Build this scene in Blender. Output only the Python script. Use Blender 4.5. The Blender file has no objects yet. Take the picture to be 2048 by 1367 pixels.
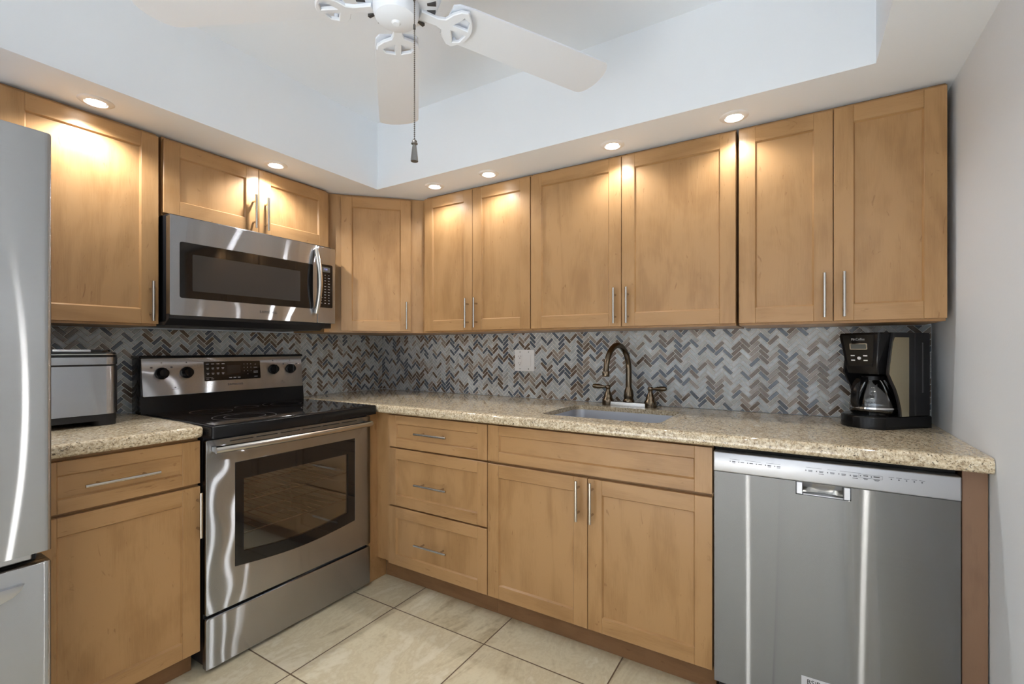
import bpy, bmesh, math, random
from mathutils import Vector, Matrix
R = math.radians
PI = math.pi
random.seed(7)
scene = bpy.context.scene
COL = scene.collection

# ------------------------------------------------------------------ camera
cam_d = bpy.data.cameras.new('camera')
cam = bpy.data.objects.new('camera', cam_d)
COL.objects.link(cam)
cam.location = (2.5064, -2.2913, 1.1922)
cam.rotation_euler = (R(90), 0, R(31.037))
cam_d.sensor_fit = 'HORIZONTAL'
cam_d.sensor_width = 36.0
cam_d.lens = 928.4835 / 2048 * 36.0
cam_d.shift_x = -(1040.88 - 1024.0) / 2048
cam_d.shift_y = (697.18 - 683.5) / 2048
cam_d.clip_start = 0.02
scene.camera = cam

# ------------------------------------------------------------------ light
W = bpy.data.worlds.new('world'); scene.world = W
W.use_nodes = True
bgn = W.node_tree.nodes['Background']
bgn.inputs['Color'].default_value = (1.0, 0.995, 0.985, 1)
bgn.inputs['Strength'].default_value = 1.25
SPOT_W = 8.6
SPOT_COL = (1.0, 0.985, 0.965)

def area(name, loc, rot, sx, sy, power, color=(1, 1, 1), portal=False):
    d = bpy.data.lights.new(name, 'AREA'); d.shape = 'RECTANGLE'
    d.size = sx; d.size_y = sy; d.energy = power; d.color = color
    if portal: d.cycles.is_portal = True
    o = bpy.data.objects.new(name, d); COL.objects.link(o)
    o.location = loc; o.rotation_euler = rot
    return o
# daylight comes in through openings added behind the camera (portals only guide sampling)
area('window_portal', (-0.15, -5.46, 1.45), (R(90), 0, 0), .9, 1.3, 1, portal=True)
area('patio_portal', (2.915, -4.02, 1.15), (0, R(90), 0), 2.2, 2.4, 1, portal=True)

# added sun and opening: light lands on an added pale floor and bounces up
sd = bpy.data.lights.new('sun', 'SUN'); sd.energy = 24.0; sd.angle = R(1.5); sd.color = (.98, .99, 1.0)
so_ = bpy.data.objects.new('sun', sd); COL.objects.link(so_)
so_.location = (8, -4.2, 6); so_.rotation_euler = (R(47), 0, R(86))

vs = scene.view_settings
vs.view_transform = 'Standard'; vs.look = 'None'; vs.gamma = 1.0
vs.use_curve_mapping = False
vs.exposure = 0.36
scene.cycles.use_denoising = True
scene.cycles.max_bounces = 10
scene.cycles.diffuse_bounces = 6
scene.cycles.glossy_bounces = 5
scene.cycles.transmission_bounces = 8
scene.cycles.transparent_max_bounces = 10
scene.cycles.sample_clamp_indirect = 6.0
scene.cycles.caustics_reflective = False
scene.cycles.caustics_refractive = False

# ------------------------------------------------------------------ materials
def new_mat(name):
    m = bpy.data.materials.new(name); m.use_nodes = True
    nt = m.node_tree; p = nt.nodes['Principled BSDF']
    return m, nt, p
def N(nt, typ, **kw):
    n = nt.nodes.new(typ)
    for k, v in kw.items():
        if k in n.inputs: n.inputs[k].default_value = v
        else: setattr(n, k, v)
    return n
def L(nt, a, b): nt.links.new(a, b)
def s2l(*c):
    o = []
    for v in c:
        v /= 255.0
        o.append(v / 12.92 if v <= .04045 else ((v + .055) / 1.055) ** 2.4)
    return tuple(o) + (1,)
def plain(name, col, rough=.5, metal=0, spec=.5, coat=0, emis=None, estr=0, bump=0, bscale=80):
    m, nt, p = new_mat(name)
    p.inputs['Base Color'].default_value = col
    p.inputs['Roughness'].default_value = rough
    p.inputs['Metallic'].default_value = metal
    p.inputs['Specular IOR Level'].default_value = spec
    p.inputs['Coat Weight'].default_value = coat
    p.inputs['Coat Roughness'].default_value = .05
    if emis:
        p.inputs['Emission Color'].default_value = emis
        p.inputs['Emission Strength'].default_value = estr
    # gentle procedural variation on every surface
    tc = N(nt, 'ShaderNodeTexCoord')
    nz = N(nt, 'ShaderNodeTexNoise', Scale=bscale, Detail=4.0)
    L(nt, tc.outputs['Object'], nz.inputs['Vector'])
    mr = N(nt, 'ShaderNodeMapRange')
    mr.inputs['To Min'].default_value = max(0, rough - .04); mr.inputs['To Max'].default_value = min(1, rough + .04)
    L(nt, nz.outputs['Fac'], mr.inputs['Value']); L(nt, mr.outputs['Result'], p.inputs['Roughness'])
    if bump:
        b = N(nt, 'ShaderNodeBump', Strength=bump, Distance=.001)
        L(nt, nz.outputs['Fac'], b.inputs['Height']); L(nt, b.outputs['Normal'], p.inputs['Normal'])
    return m

def wood(name, grain, dark, mid, light):
    m, nt, p = new_mat(name)
    tc = N(nt, 'ShaderNodeTexCoord'); oi = N(nt, 'ShaderNodeObjectInfo')
    off = N(nt, 'ShaderNodeVectorMath', operation='SCALE'); off.inputs[0].default_value = (31, 17, 23)
    L(nt, oi.outputs['Random'], off.inputs['Scale'])
    add = N(nt, 'ShaderNodeVectorMath', operation='ADD')
    L(nt, tc.outputs['Object'], add.inputs[0]); L(nt, off.outputs[0], add.inputs[1])
    def mp(sc):
        q = N(nt, 'ShaderNodeMapping'); q.inputs['Scale'].default_value = sc
        L(nt, add.outputs[0], q.inputs['Vector']); return q
    def sc(along, across): return (across, across, along) if grain == 'v' else (along, across, across)
    n1 = N(nt, 'ShaderNodeTexNoise', Scale=1.0, Detail=5.0, Distortion=1.2); L(nt, mp(sc(1.6, 9)).outputs[0], n1.inputs['Vector'])
    n2 = N(nt, 'ShaderNodeTexNoise', Scale=1.0, Detail=3.0, Roughness=.7); L(nt, mp(sc(14, 260)).outputs[0], n2.inputs['Vector'])
    n3 = N(nt, 'ShaderNodeTexNoise', Scale=1.0, Detail=2.0, Distortion=2.0); L(nt, mp(sc(3, 5)).outputs[0], n3.inputs['Vector'])
    n4 = N(nt, 'ShaderNodeTexNoise', Scale=1.0, Detail=4.0, Distortion=3.0); L(nt, mp(sc(7, 26)).outputs[0], n4.inputs['Vector'])
    a = N(nt, 'ShaderNodeMath', operation='MULTIPLY_ADD'); a.inputs[1].default_value = .35
    L(nt, n2.outputs['Fac'], a.inputs[0]); L(nt, n1.outputs['Fac'], a.inputs[2])
    b = N(nt, 'ShaderNodeMath', operation='MULTIPLY_ADD'); b.inputs[1].default_value = .55
    L(nt, n3.outputs['Fac'], b.inputs[0]); L(nt, a.outputs[0], b.inputs[2])
    cr = N(nt, 'ShaderNodeValToRGB')
    e = cr.color_ramp.elements
    e[0].position = .55; e[0].color = dark; e[1].position = 1.0; e[1].color = light
    k = e.new(.80); k.color = mid
    L(nt, b.outputs[0], cr.inputs['Fac'])
    # short dark mineral streaks of maple
    cr2 = N(nt, 'ShaderNodeValToRGB'); f = cr2.color_ramp.elements
    f[0].position = .27; f[0].color = (.70, .62, .56, 1); f[1].position = .335; f[1].color = (1, 1, 1, 1)
    L(nt, n4.outputs['Fac'], cr2.inputs['Fac'])
    mx = N(nt, 'ShaderNodeMix', data_type='RGBA', blend_type='MULTIPLY'); mx.inputs[0].default_value = .8
    L(nt, cr.outputs['Color'], mx.inputs[6]); L(nt, cr2.outputs['Color'], mx.inputs[7])
    L(nt, mx.outputs[2], p.inputs['Base Color'])
    p.inputs['Roughness'].default_value = .34
    p.inputs['Specular IOR Level'].default_value = .45
    bp = N(nt, 'ShaderNodeBump', Strength=.12, Distance=.0006)
    L(nt, n2.outputs['Fac'], bp.inputs['Height']); L(nt, bp.outputs['Normal'], p.inputs['Normal'])
    return m
WD, WM, WL = s2l(149, 112, 72), s2l(161, 123, 81), s2l(173, 135, 92)
wood_v = wood('maple_upright_grain', 'v', WD, WM, WL)
wood_h = wood('maple_level_grain', 'h', WD, WM, WL)
wood_shade = wood('maple_toe_shaded', 'h', s2l(112, 80, 52), s2l(124, 90, 60), s2l(134, 99, 67))  # cabinet maple darkened in colour for the shade at the toe kick
wood_d = wood('maple_dark_end', 'v', s2l(108, 80, 62), s2l(121, 92, 72), s2l(132, 102, 80))

def steel(name, col, across=.0012, along=.42, iso=.10, wave=0, wscale=6.0):
    """brushed sheet: highlights stretch upright because the brushing runs level"""
    m, nt, p = new_mat(name)
    nt.nodes.remove(p)
    tg = N(nt, 'ShaderNodeTangent', direction_type='RADIAL', axis='Z')
    an = N(nt, 'ShaderNodeBsdfAnisotropic'); an.distribution = 'GGX'
    an.inputs['Roughness'].default_value = math.sqrt(math.sqrt(across * along))
    an.inputs['Anisotropy'].default_value = 1 - math.sqrt(across / along)
    L(nt, tg.outputs[0], an.inputs['Tangent'])
    gi = N(nt, 'ShaderNodeBsdfAnisotropic'); gi.inputs['Roughness'].default_value = .22
    tc = N(nt, 'ShaderNodeTexCoord')
    mp = N(nt, 'ShaderNodeMapping'); mp.inputs['Scale'].default_value = (5, 5, 380)
    L(nt, tc.outputs['Object'], mp.inputs['Vector'])
    n1 = N(nt, 'ShaderNodeTexNoise', Scale=1.0, Detail=3.0); L(nt, mp.outputs[0], n1.inputs['Vector'])
    cr = N(nt, 'ShaderNodeValToRGB'); e = cr.color_ramp.elements
    e[0].position = .25; e[0].color = tuple(c * .96 for c in col[:3]) + (1,); e[1].position = .75; e[1].color = col
    L(nt, n1.outputs['Fac'], cr.inputs['Fac'])
    for g in (an, gi): L(nt, cr.outputs[0], g.inputs['Color'])
    if wave:
        n2 = N(nt, 'ShaderNodeTexNoise', Scale=wscale, Detail=0.0); L(nt, tc.outputs['Object'], n2.inputs['Vector'])
        bp = N(nt, 'ShaderNodeBump', Strength=1.0, Distance=wave); L(nt, n2.outputs['Fac'], bp.inputs['Height'])
        for g in (an, gi): L(nt, bp.outputs[0], g.inputs['Normal'])
    mx = N(nt, 'ShaderNodeMixShader'); mx.inputs[0].default_value = iso
    L(nt, an.outputs[0], mx.inputs[1]); L(nt, gi.outputs[0], mx.inputs[2])
    L(nt, mx.outputs[0], nt.nodes['Material Output'].inputs[0])
    return m
STEEL = s2l(186, 190, 197)
steel_m = steel('brushed_stainless', STEEL)
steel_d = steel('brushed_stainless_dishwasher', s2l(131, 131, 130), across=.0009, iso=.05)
steel_f = steel('brushed_stainless_fridge', s2l(188, 189, 190), across=.0008, wave=.0005, wscale=2.5)
steel_w = steel('brushed_stainless_wavy', STEEL, wave=.0022)
steel_flat = steel('brushed_stainless_panel', STEEL, across=.004, wave=.0012)
steel_plain = plain('satin_steel', s2l(200, 198, 194), .24, 1)
sink_m = plain('sink_steel', s2l(214, 216, 222), .3, 1)
warm_chrome = plain('chrome_warm_reflection', s2l(232, 218, 184), .12, 1)  # beige reflection of counter and wall put into the chrome colour
silver_paint = plain('silver_strip', s2l(180, 182, 187), .32, .75)
chrome = plain('chrome', s2l(225, 225, 225), .05, 1)
nickel = plain('satin_nickel', s2l(196, 190, 182), .25, 1)
bronze = plain('antique_brass', s2l(112, 100, 85), .22, 1)
black_gloss = plain('black_glass', (.008, .008, .009, 1), .05, 0, .5)
black_plastic = plain('black_plastic', (.009, .009, .010, 1), .16, 0, .3)
black_satin = plain('black_satin', (.016, .016, .018, 1), .38, 0, .4)
black_matte = plain('black_matte', (.012, .012, .012, 1), .6)
dark_grey = plain('dark_grey', (.05, .05, .052, 1), .4)
grey_print = plain('grey_print', (.42, .42, .43, 1), .5)
dark_print = plain('dark_print', (.07, .07, .08, 1), .5)
white_plastic = plain('white_plastic', s2l(232, 232, 232), .3)
fan_white = plain('fan_white', s2l(230, 237, 247), .38)
white_paint = plain('white_trim_paint', s2l(228, 228, 228), .35)
wall_m = plain('wall_paint', s2l(227, 233, 241), .62, bump=.25, bscale=140)
ceil_m = plain('ceiling_paint', s2l(232, 238, 245), .75, bump=.1, bscale=120)
soft_grey = plain('fridge_side_grey', s2l(120, 124, 128), .4)
lcd = plain('display_grey', s2l(95, 98, 96), .25)
lcd_on = plain('display_lit', (.05, .05, .08, 1), .2, emis=(.35, .4, .9, 1), estr=.8)
oven_in = plain('oven_enamel', s2l(150, 149, 148), .4)
pane_grey = plain('microwave_screen', (.045, .045, .046, 1), .12, 0, .5)
lamp_m = plain('lamp_lens', (1, 1, 1, 1), .4, emis=(1, .95, .86, 1), estr=14)
sticker_m = plain('sticker', s2l(205, 206, 212), .4)

def smoked(name, col, mixf):
    m, nt, p = new_mat(name)
    nt.nodes.remove(p)
    t = N(nt, 'ShaderNodeBsdfTransparent', Color=col); g = N(nt, 'ShaderNodeBsdfGlossy', Roughness=.04)
    g.inputs['Color'].default_value = (1, 1, 1, 1)
    fr = N(nt, 'ShaderNodeFresnel', IOR=1.5)
    ad = N(nt, 'ShaderNodeMath', operation='ADD'); ad.inputs[1].default_value = mixf; L(nt, fr.outputs[0], ad.inputs[0])
    mx = N(nt, 'ShaderNodeMixShader'); L(nt, ad.outputs[0], mx.inputs[0])
    L(nt, t.outputs[0], mx.inputs[1]); L(nt, g.outputs[0], mx.inputs[2])
    L(nt, mx.outputs[0], nt.nodes['Material Output'].inputs[0])
    return m
oven_glass = smoked('smoked_oven_glass', (.78, .78, .79, 1), .05)
carafe_glass = smoked('carafe_glass', (.80, .81, .82, 1), .02)

def granite():
    m, nt, p = new_mat('speckled_granite')
    tc = N(nt, 'ShaderNodeTexCoord')
    n1 = N(nt, 'ShaderNodeTexNoise', Scale=120.0, Detail=5.0, Roughness=.65); L(nt, tc.outputs['Object'], n1.inputs['Vector'])
    mp = N(nt, 'ShaderNodeMapping'); mp.inputs['Scale'].default_value = (1, .45, 1); mp.inputs['Rotation'].default_value = (0, 0, .5)
    L(nt, tc.outputs['Object'], mp.inputs['Vector'])
    v1 = N(nt, 'ShaderNodeTexNoise', Scale=190.0, Detail=2.0, Distortion=1.5); L(nt, mp.outputs[0], v1.inputs['Vector'])
    n3 = N(nt, 'ShaderNodeTexNoise', Scale=30.0, Detail=3.0); L(nt, tc.outputs['Object'], n3.inputs['Vector'])
    cr = N(nt, 'ShaderNodeValToRGB'); e = cr.color_ramp.elements
    e[0].position = .33; e[0].color = s2l(160, 138, 112); e[1].position = .66; e[1].color = s2l(236, 227, 206)
    k = e.new(.5); k.color = s2l(214, 198, 168)
    L(nt, n1.outputs['Fac'], cr.inputs['Fac'])
    cr2 = N(nt, 'ShaderNodeValToRGB'); f = cr2.color_ramp.elements
    f[0].position = .33; f[0].color = s2l(72, 62, 56); f[1].position = .42; f[1].color = (1, 1, 1, 1)
    L(nt, v1.outputs['Fac'], cr2.inputs['Fac'])
    cr3 = N(nt, 'ShaderNodeValToRGB'); g = cr3.color_ramp.elements
    g[0].position = .3; g[0].color = (.82, .8, .78, 1); g[1].position = .7; g[1].color = (1, 1, 1, 1)
    L(nt, n3.outputs['Fac'], cr3.inputs['Fac'])
    mx = N(nt, 'ShaderNodeMix', data_type='RGBA', blend_type='MULTIPLY'); mx.inputs[0].default_value = .85
    L(nt, cr.outputs[0], mx.inputs[6]); L(nt, cr2.outputs[0], mx.inputs[7])
    mx2 = N(nt, 'ShaderNodeMix', data_type='RGBA', blend_type='MULTIPLY'); mx2.inputs[0].default_value = 1
    L(nt, mx.outputs[2], mx2.inputs[6]); L(nt, cr3.outputs[0], mx2.inputs[7])
    L(nt, mx2.outputs[2], p.inputs['Base Color'])
    p.inputs['Roughness'].default_value = .07
    p.inputs['Specular IOR Level'].default_value = .6
    return m
granite_m = granite()

def floor_tile():
    m, nt, p = new_mat('travertine_floor_tile')
    T = .5075; ox, oy = .905, -.7600
    tc = N(nt, 'ShaderNodeTexCoord')
    sh = N(nt, 'ShaderNodeVectorMath', operation='SUBTRACT'); sh.inputs[1].default_value = (ox, oy, 0); L(nt, tc.outputs['Object'], sh.inputs[0])
    dv = N(nt, 'ShaderNodeVectorMath', operation='DIVIDE'); dv.inputs[1].default_value = (T, T, 1); L(nt, sh.outputs[0], dv.inputs[0])
    fl = N(nt, 'ShaderNodeVectorMath', operation='FLOOR'); L(nt, dv.outputs[0], fl.inputs[0])
    frc = N(nt, 'ShaderNodeVectorMath', operation='FRACTION'); L(nt, dv.outputs[0], frc.inputs[0])
    wn = N(nt, 'ShaderNodeTexWhiteNoise', noise_dimensions='2D'); L(nt, fl.outputs[0], wn.inputs['Vector'])
    # grout mask
    sp = N(nt, 'ShaderNodeSeparateXYZ'); L(nt, frc.outputs[0], sp.inputs[0])
    def edge(o):
        a = N(nt, 'ShaderNodeMath', operation='SUBTRACT'); a.inputs[1].default_value = .5; L(nt, o, a.inputs[0])
        b = N(nt, 'ShaderNodeMath', operation='ABSOLUTE'); L(nt, a.outputs[0], b.inputs[0]); return b.outputs[0]
    mxx = N(nt, 'ShaderNodeMath', operation='MAXIMUM'); L(nt, edge(sp.outputs[0]), mxx.inputs[0]); L(nt, edge(sp.outputs[1]), mxx.inputs[1])
    gm = N(nt, 'ShaderNodeMapRange'); gm.inputs['From Min'].default_value = .5 - .0062; gm.inputs['From Max'].default_value = .5 - .0042
    L(nt, mxx.outputs[0], gm.inputs['Value'])
    # travertine veining, offset per tile
    of = N(nt, 'ShaderNodeVectorMath', operation='SCALE'); of.inputs['Scale'].default_value = 9.0; L(nt, wn.outputs['Color'], of.inputs[0])
    ad = N(nt, 'ShaderNodeVectorMath', operation='ADD'); L(nt, tc.outputs['Object'], ad.inputs[0]); L(nt, of.outputs[0], ad.inputs[1])
    mp = N(nt, 'ShaderNodeMapping'); mp.inputs['Scale'].default_value = (4.5, 1.6, 1); mp.inputs['Rotation'].default_value = (0, 0, -.35)
    L(nt, ad.outputs[0], mp.inputs['Vector'])
    n1 = N(nt, 'ShaderNodeTexNoise', Scale=1.0, Detail=8.0, Roughness=.62, Distortion=1.6); L(nt, mp.outputs[0], n1.inputs['Vector'])
    n2 = N(nt, 'ShaderNodeTexNoise', Scale=46.0, Detail=4.0); L(nt, tc.outputs['Object'], n2.inputs['Vector'])
    a = N(nt, 'ShaderNodeMath', operation='MULTIPLY_ADD'); a.inputs[1].default_value = .22; L(nt, n2.outputs['Fac'], a.inputs[0]); L(nt, n1.outputs['Fac'], a.inputs[2])
    cr = N(nt, 'ShaderNodeValToRGB'); e = cr.color_ramp.elements
    e[0].position = .40; e[0].color = s2l(168, 152, 122); e[1].position = .82; e[1].color = s2l(226, 217, 194)
    for ps, c in ((.52, (202, 190, 160)), (.60, (216, 206, 178)), (.66, (206, 194, 164)), (.72, (218, 209, 184))):
        k = e.new(ps); k.color = s2l(*c)
    L(nt, a.outputs[0], cr.inputs['Fac'])
    mx = N(nt, 'ShaderNodeMix', data_type='RGBA'); L(nt, gm.outputs[0], mx.inputs[0])
    L(nt, cr.outputs[0], mx.inputs[6]); mx.inputs[7].default_value = s2l(112, 94, 76)
    L(nt, mx.outputs[2], p.inputs['Base Color'])
    p.inputs['Roughness'].default_value = .38
    inv = N(nt, 'ShaderNodeMath', operation='SUBTRACT'); inv.inputs[0].default_value = 1; L(nt, gm.outputs[0], inv.inputs[1])
    b = N(nt, 'ShaderNodeBump', Strength=.5, Distance=.002); L(nt, inv.outputs[0], b.inputs['Height'])
    L(nt, b.outputs[0], p.inputs['Normal'])
    return m
floor_m = floor_tile()

def tile_mat(name, c, spec=.6, rough=.1):
    m, nt, p = new_mat(name)
    tc = N(nt, 'ShaderNodeTexCoord')
    nz = N(nt, 'ShaderNodeTexNoise', Scale=38.0, Detail=4.0); L(nt, tc.outputs['Object'], nz.inputs['Vector'])
    cr = N(nt, 'ShaderNodeValToRGB'); e = cr.color_ramp.elements
    e[0].position = .3; e[0].color = s2l(*[v * .9 for v in c]); e[1].position = .7; e[1].color = s2l(*[min(255, v * 1.07) for v in c])
    L(nt, nz.outputs['Fac'], cr.inputs['Fac']); L(nt, cr.outputs[0], p.inputs['Base Color'])
    p.inputs['Roughness'].default_value = rough; p.inputs['Specular IOR Level'].default_value = spec
    nb = N(nt, 'ShaderNodeTexNoise', Scale=60.0, Detail=1.0); L(nt, tc.outputs['Object'], nb.inputs['Vector'])
    b = N(nt, 'ShaderNodeBump', Strength=.35, Distance=.0012); L(nt, nb.outputs['Fac'], b.inputs['Height']); L(nt, b.outputs[0], p.inputs['Normal'])
    return m
TILES = [tile_mat('tile_pale_blue', (184, 190, 194)), tile_mat('tile_pale_grey', (174, 176, 175)),
         tile_mat('tile_slate', (96, 104, 116)), tile_mat('tile_brown', (112, 97, 85)),
         tile_mat('tile_taupe', (150, 140, 131))]
grout_m = plain('pale_grout', s2l(226, 225, 220), .8, bump=.3, bscale=400)

# ------------------------------------------------------------------ mesh helpers
def link(name, bm, mats, parent=None, smooth=False, loc=None, rot=None):
    me = bpy.data.meshes.new(name)
    bm.normal_update(); bm.to_mesh(me); bm.free()
    if not isinstance(mats, (list, tuple)): mats = [mats]
    for m in mats: me.materials.append(m)
    if smooth:
        for f in me.polygons: f.use_smooth = True
        try: me.set_sharp_from_angle(angle=R(38))
        except Exception: pass
    o = bpy.data.objects.new(name, me); COL.objects.link(o)
    if parent is not None: o.parent = parent
    if loc is not None: o.location = loc
    if rot is not None: o.rotation_euler = rot
    return o
def thing(name, label, cat, loc=(0, 0, 0), rz=0, group=None):
    o = bpy.data.objects.new(name, None); COL.objects.link(o)
    o.empty_display_size = .05
    o.location = loc; o.rotation_euler = (0, 0, rz)
    o['label'] = label; o['category'] = cat
    if group: o['group'] = group
    return o
def tag(o, label, cat, group=None):
    o['label'] = label; o['category'] = cat
    if group: o['group'] = group
    return o
def struct(o):
    o['kind'] = 'structure'; return o
def B(): return bmesh.new()
def bx(bm, x0, x1, y0, y1, z0, z1, mat=0, bev=0, seg=1):
    c = [(x0, y0, z0), (x1, y0, z0), (x1, y1, z0), (x0, y1, z0), (x0, y0, z1), (x1, y0, z1), (x1, y1, z1), (x0, y1, z1)]
    v = [bm.verts.new(p) for p in c]
    fs = [bm.faces.new([v[i] for i in q]) for q in ((3, 2, 1, 0), (4, 5, 6, 7), (0, 1, 5, 4), (1, 2, 6, 5), (2, 3, 7, 6), (3, 0, 4, 7))]
    for f in fs: f.material_index = mat
    if bev:
        es = list({e for f in fs for e in f.edges})
        r = bmesh.ops.bevel(bm, geom=es, offset=bev, segments=seg, profile=.5, affect='EDGES', clamp_overlap=True)
        for f in r['faces']: f.material_index = mat
    return bm
def frame_axes(d):
    d = Vector(d).normalized()
    up = Vector((0, 0, 1)) if abs(d.z) < .95 else Vector((1, 0, 0))
    a = d.cross(up).normalized(); b = a.cross(d).normalized()
    return d, a, b
def tube(bm, pts, rad, seg=16, mat=0, cap=True):
    pts = [Vector(p) for p in pts]; n = len(pts)
    if not isinstance(rad, (list, tuple)): rad = [rad] * n
    rings = []; prev = None
    for i, p in enumerate(pts):
        d = (pts[min(i + 1, n - 1)] - pts[max(i - 1, 0)]).normalized()
        if prev is None: _, a, b = frame_axes(d)
        else:
            a = (prev - d * prev.dot(d)).normalized(); b = d.cross(a)
        prev = a
        b = d.cross(a)
        rings.append([bm.verts.new(p + (a * math.cos(2 * PI * k / seg) + b * math.sin(2 * PI * k / seg)) * rad[i]) for k in range(seg)])
    for i in range(n - 1):
        for k in range(seg):
            f = bm.faces.new((rings[i][k], rings[i][(k + 1) % seg], rings[i + 1][(k + 1) % seg], rings[i + 1][k])); f.material_index = mat
    if cap:
        f = bm.faces.new(list(reversed(rings[0]))); f.material_index = mat
        f = bm.faces.new(rings[-1]); f.material_index = mat
    return bm
def cyl(bm, p0, p1, r0, r1=None, seg=24, mat=0):
    return tube(bm, [p0, p1], [r0, r1 if r1 is not None else r0], seg, mat)
def lathe(bm, prof, c=(0, 0, 0), seg=32, mat=0, M=None):
    """prof: list of (r, z) from bottom to top; closed with caps when r>0 at ends"""
    rings = []
    for r, z in prof:
        if r < 1e-6: ring = [bm.verts.new((0, 0, z))]
        else: ring = [bm.verts.new((r * math.cos(2 * PI * k / seg), r * math.sin(2 * PI * k / seg), z)) for k in range(seg)]
        rings.append(ring)
    fs = []
    for a, b in zip(rings, rings[1:]):
        for k in range(seg):
            k2 = (k + 1) % seg
            if len(a) == 1 and len(b) == 1: continue
            if len(a) == 1: fs.append(bm.faces.new((a[0], b[k2], b[k])))
            elif len(b) == 1: fs.append(bm.faces.new((a[k], a[k2], b[0])))
            else: fs.append(bm.faces.new((a[k], a[k2], b[k2], b[k])))
    for f in fs: f.material_index = mat
    vs_ = [v for r in rings for v in r]
    T = Matrix.Translation(c)
    if M is not None: T = T @ M
    bmesh.ops.transform(bm, matrix=T, verts=vs_)
    return bm
def prism(bm, pts, fn, t0, t1, mat=0, holes=(), bev=0, seg=1):
    """2D outline (with holes) swept from t0 to t1; fn(a, b, t) -> point"""
    def ring(ps, t): return [bm.verts.new(fn(a, b, t)) for a, b in ps]
    loops0 = [ring(pts, t0)] + [ring(h, t0) for h in holes]
    loops1 = [ring(pts, t1)] + [ring(h, t1) for h in holes]
    fs = []
    for l0, l1 in zip(loops0, loops1):
        n = len(l0)
        for i in range(n):
            fs.append(bm.faces.new((l0[i], l0[(i + 1) % n], l1[(i + 1) % n], l1[i])))
    for loops in (loops0, loops1):
        if not holes: fs.append(bm.faces.new(loops[0]))
        else:
            es = []
            for l in loops:
                n = len(l)
                for i in range(n): es.append(bm.edges.get((l[i], l[(i + 1) % n])))
            r = bmesh.ops.triangle_fill(bm, use_beauty=True, use_dissolve=False, edges=es)
            fs += [g for g in r['geom'] if isinstance(g, bmesh.types.BMFace)]
    for f in fs: f.material_index = mat
    bmesh.ops.recalc_face_normals(bm, faces=fs)
    if bev:
        es = []
        for loops in (loops1,):
            for l in loops:
                n = len(l)
                for i in range(n): es.append(bm.edges.get((l[i], l[(i + 1) % n])))
        r = bmesh.ops.bevel(bm, geom=es, offset=bev, segments=seg, profile=.5, affect='EDGES', clamp_overlap=True)
        for f in r['faces']: f.material_index = mat
    return bm
XZ = lambda a, b, t: (a, t, b)
XY = lambda a, b, t: (a, b, t)
YZ = lambda a, b, t: (t, a, b)
def rrect(x0, x1, y0, y1, r, n=6):
    o = []
    for cx, cy, a0 in ((x1 - r, y1 - r, 0), (x0 + r, y1 - r, 90), (x0 + r, y0 + r, 180), (x1 - r, y0 + r, 270)):
        for k in range(n + 1):
            a = R(a0 + 90 * k / n); o.append((cx + r * math.cos(a), cy + r * math.sin(a)))
    return o
def text(name, s, size, M, mat, parent, align='CENTER', depth=.0004, spacing=1.0):
    cu = bpy.data.curves.new(name, 'FONT'); cu.body = s; cu.size = size; cu.extrude = depth
    cu.align_x = align; cu.align_y = 'CENTER'; cu.space_character = spacing; cu.resolution_u = 3
    tmp = bpy.data.objects.new(name + '_tmp', cu); COL.objects.link(tmp)
    dg = bpy.context.evaluated_depsgraph_get()
    me = bpy.data.meshes.new_from_object(tmp.evaluated_get(dg))
    bpy.data.objects.remove(tmp); bpy.data.curves.remove(cu)
    me.name = name; me.transform(M); me.materials.clear(); me.materials.append(mat)
    o = bpy.data.objects.new(name, me); COL.objects.link(o); o.parent = parent
    return o
# matrix that stands text up facing -y at (x, y, z) in local space
def up(x, y, z, tilt=0): return Matrix.Translation((x, y, z)) @ Matrix.Rotation(R(90) - tilt, 4, 'X')

# ------------------------------------------------------------------ setting
RX = 2.930        # right wall
ZS, ZC = 2.050, 2.405
b = B(); bx(b, -3.05, RX + .05, -2.99, .05, -.06, 0); struct(link('floor', b, floor_m))
b = B(); bx(b, -3.05, RX + .05, -5.55, -2.99, -.06, 0); struct(link('floor_bounce', b, plain('pale_bounce_floor', s2l(232, 230, 226), .6)))  # pale unseen floor added to bounce sun onto the ceiling
b = B(); bx(b, -.05, RX + .05, 0, .06, 0, 2.5); struct(link('wall_back', b, wall_m))
b = B(); bx(b, -.06, 0, -2.95, .0, 0, 2.5); struct(link('wall_left', b, wall_m))
b = B()
prism(b, [(-5.55, 0), (0, 0), (0, 2.5), (-5.55, 2.5)], YZ, RX, RX + .06, holes=[[(-5.22, .05), (-2.82, .05), (-2.82, 2.25), (-5.22, 2.25)]])
struct(link('wall_right', b, wall_m))
b = B(); bx(b, -3.05, -.06, -2.95, -2.89, 0, 2.5); struct(link('wall_dining', b, wall_m))
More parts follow.
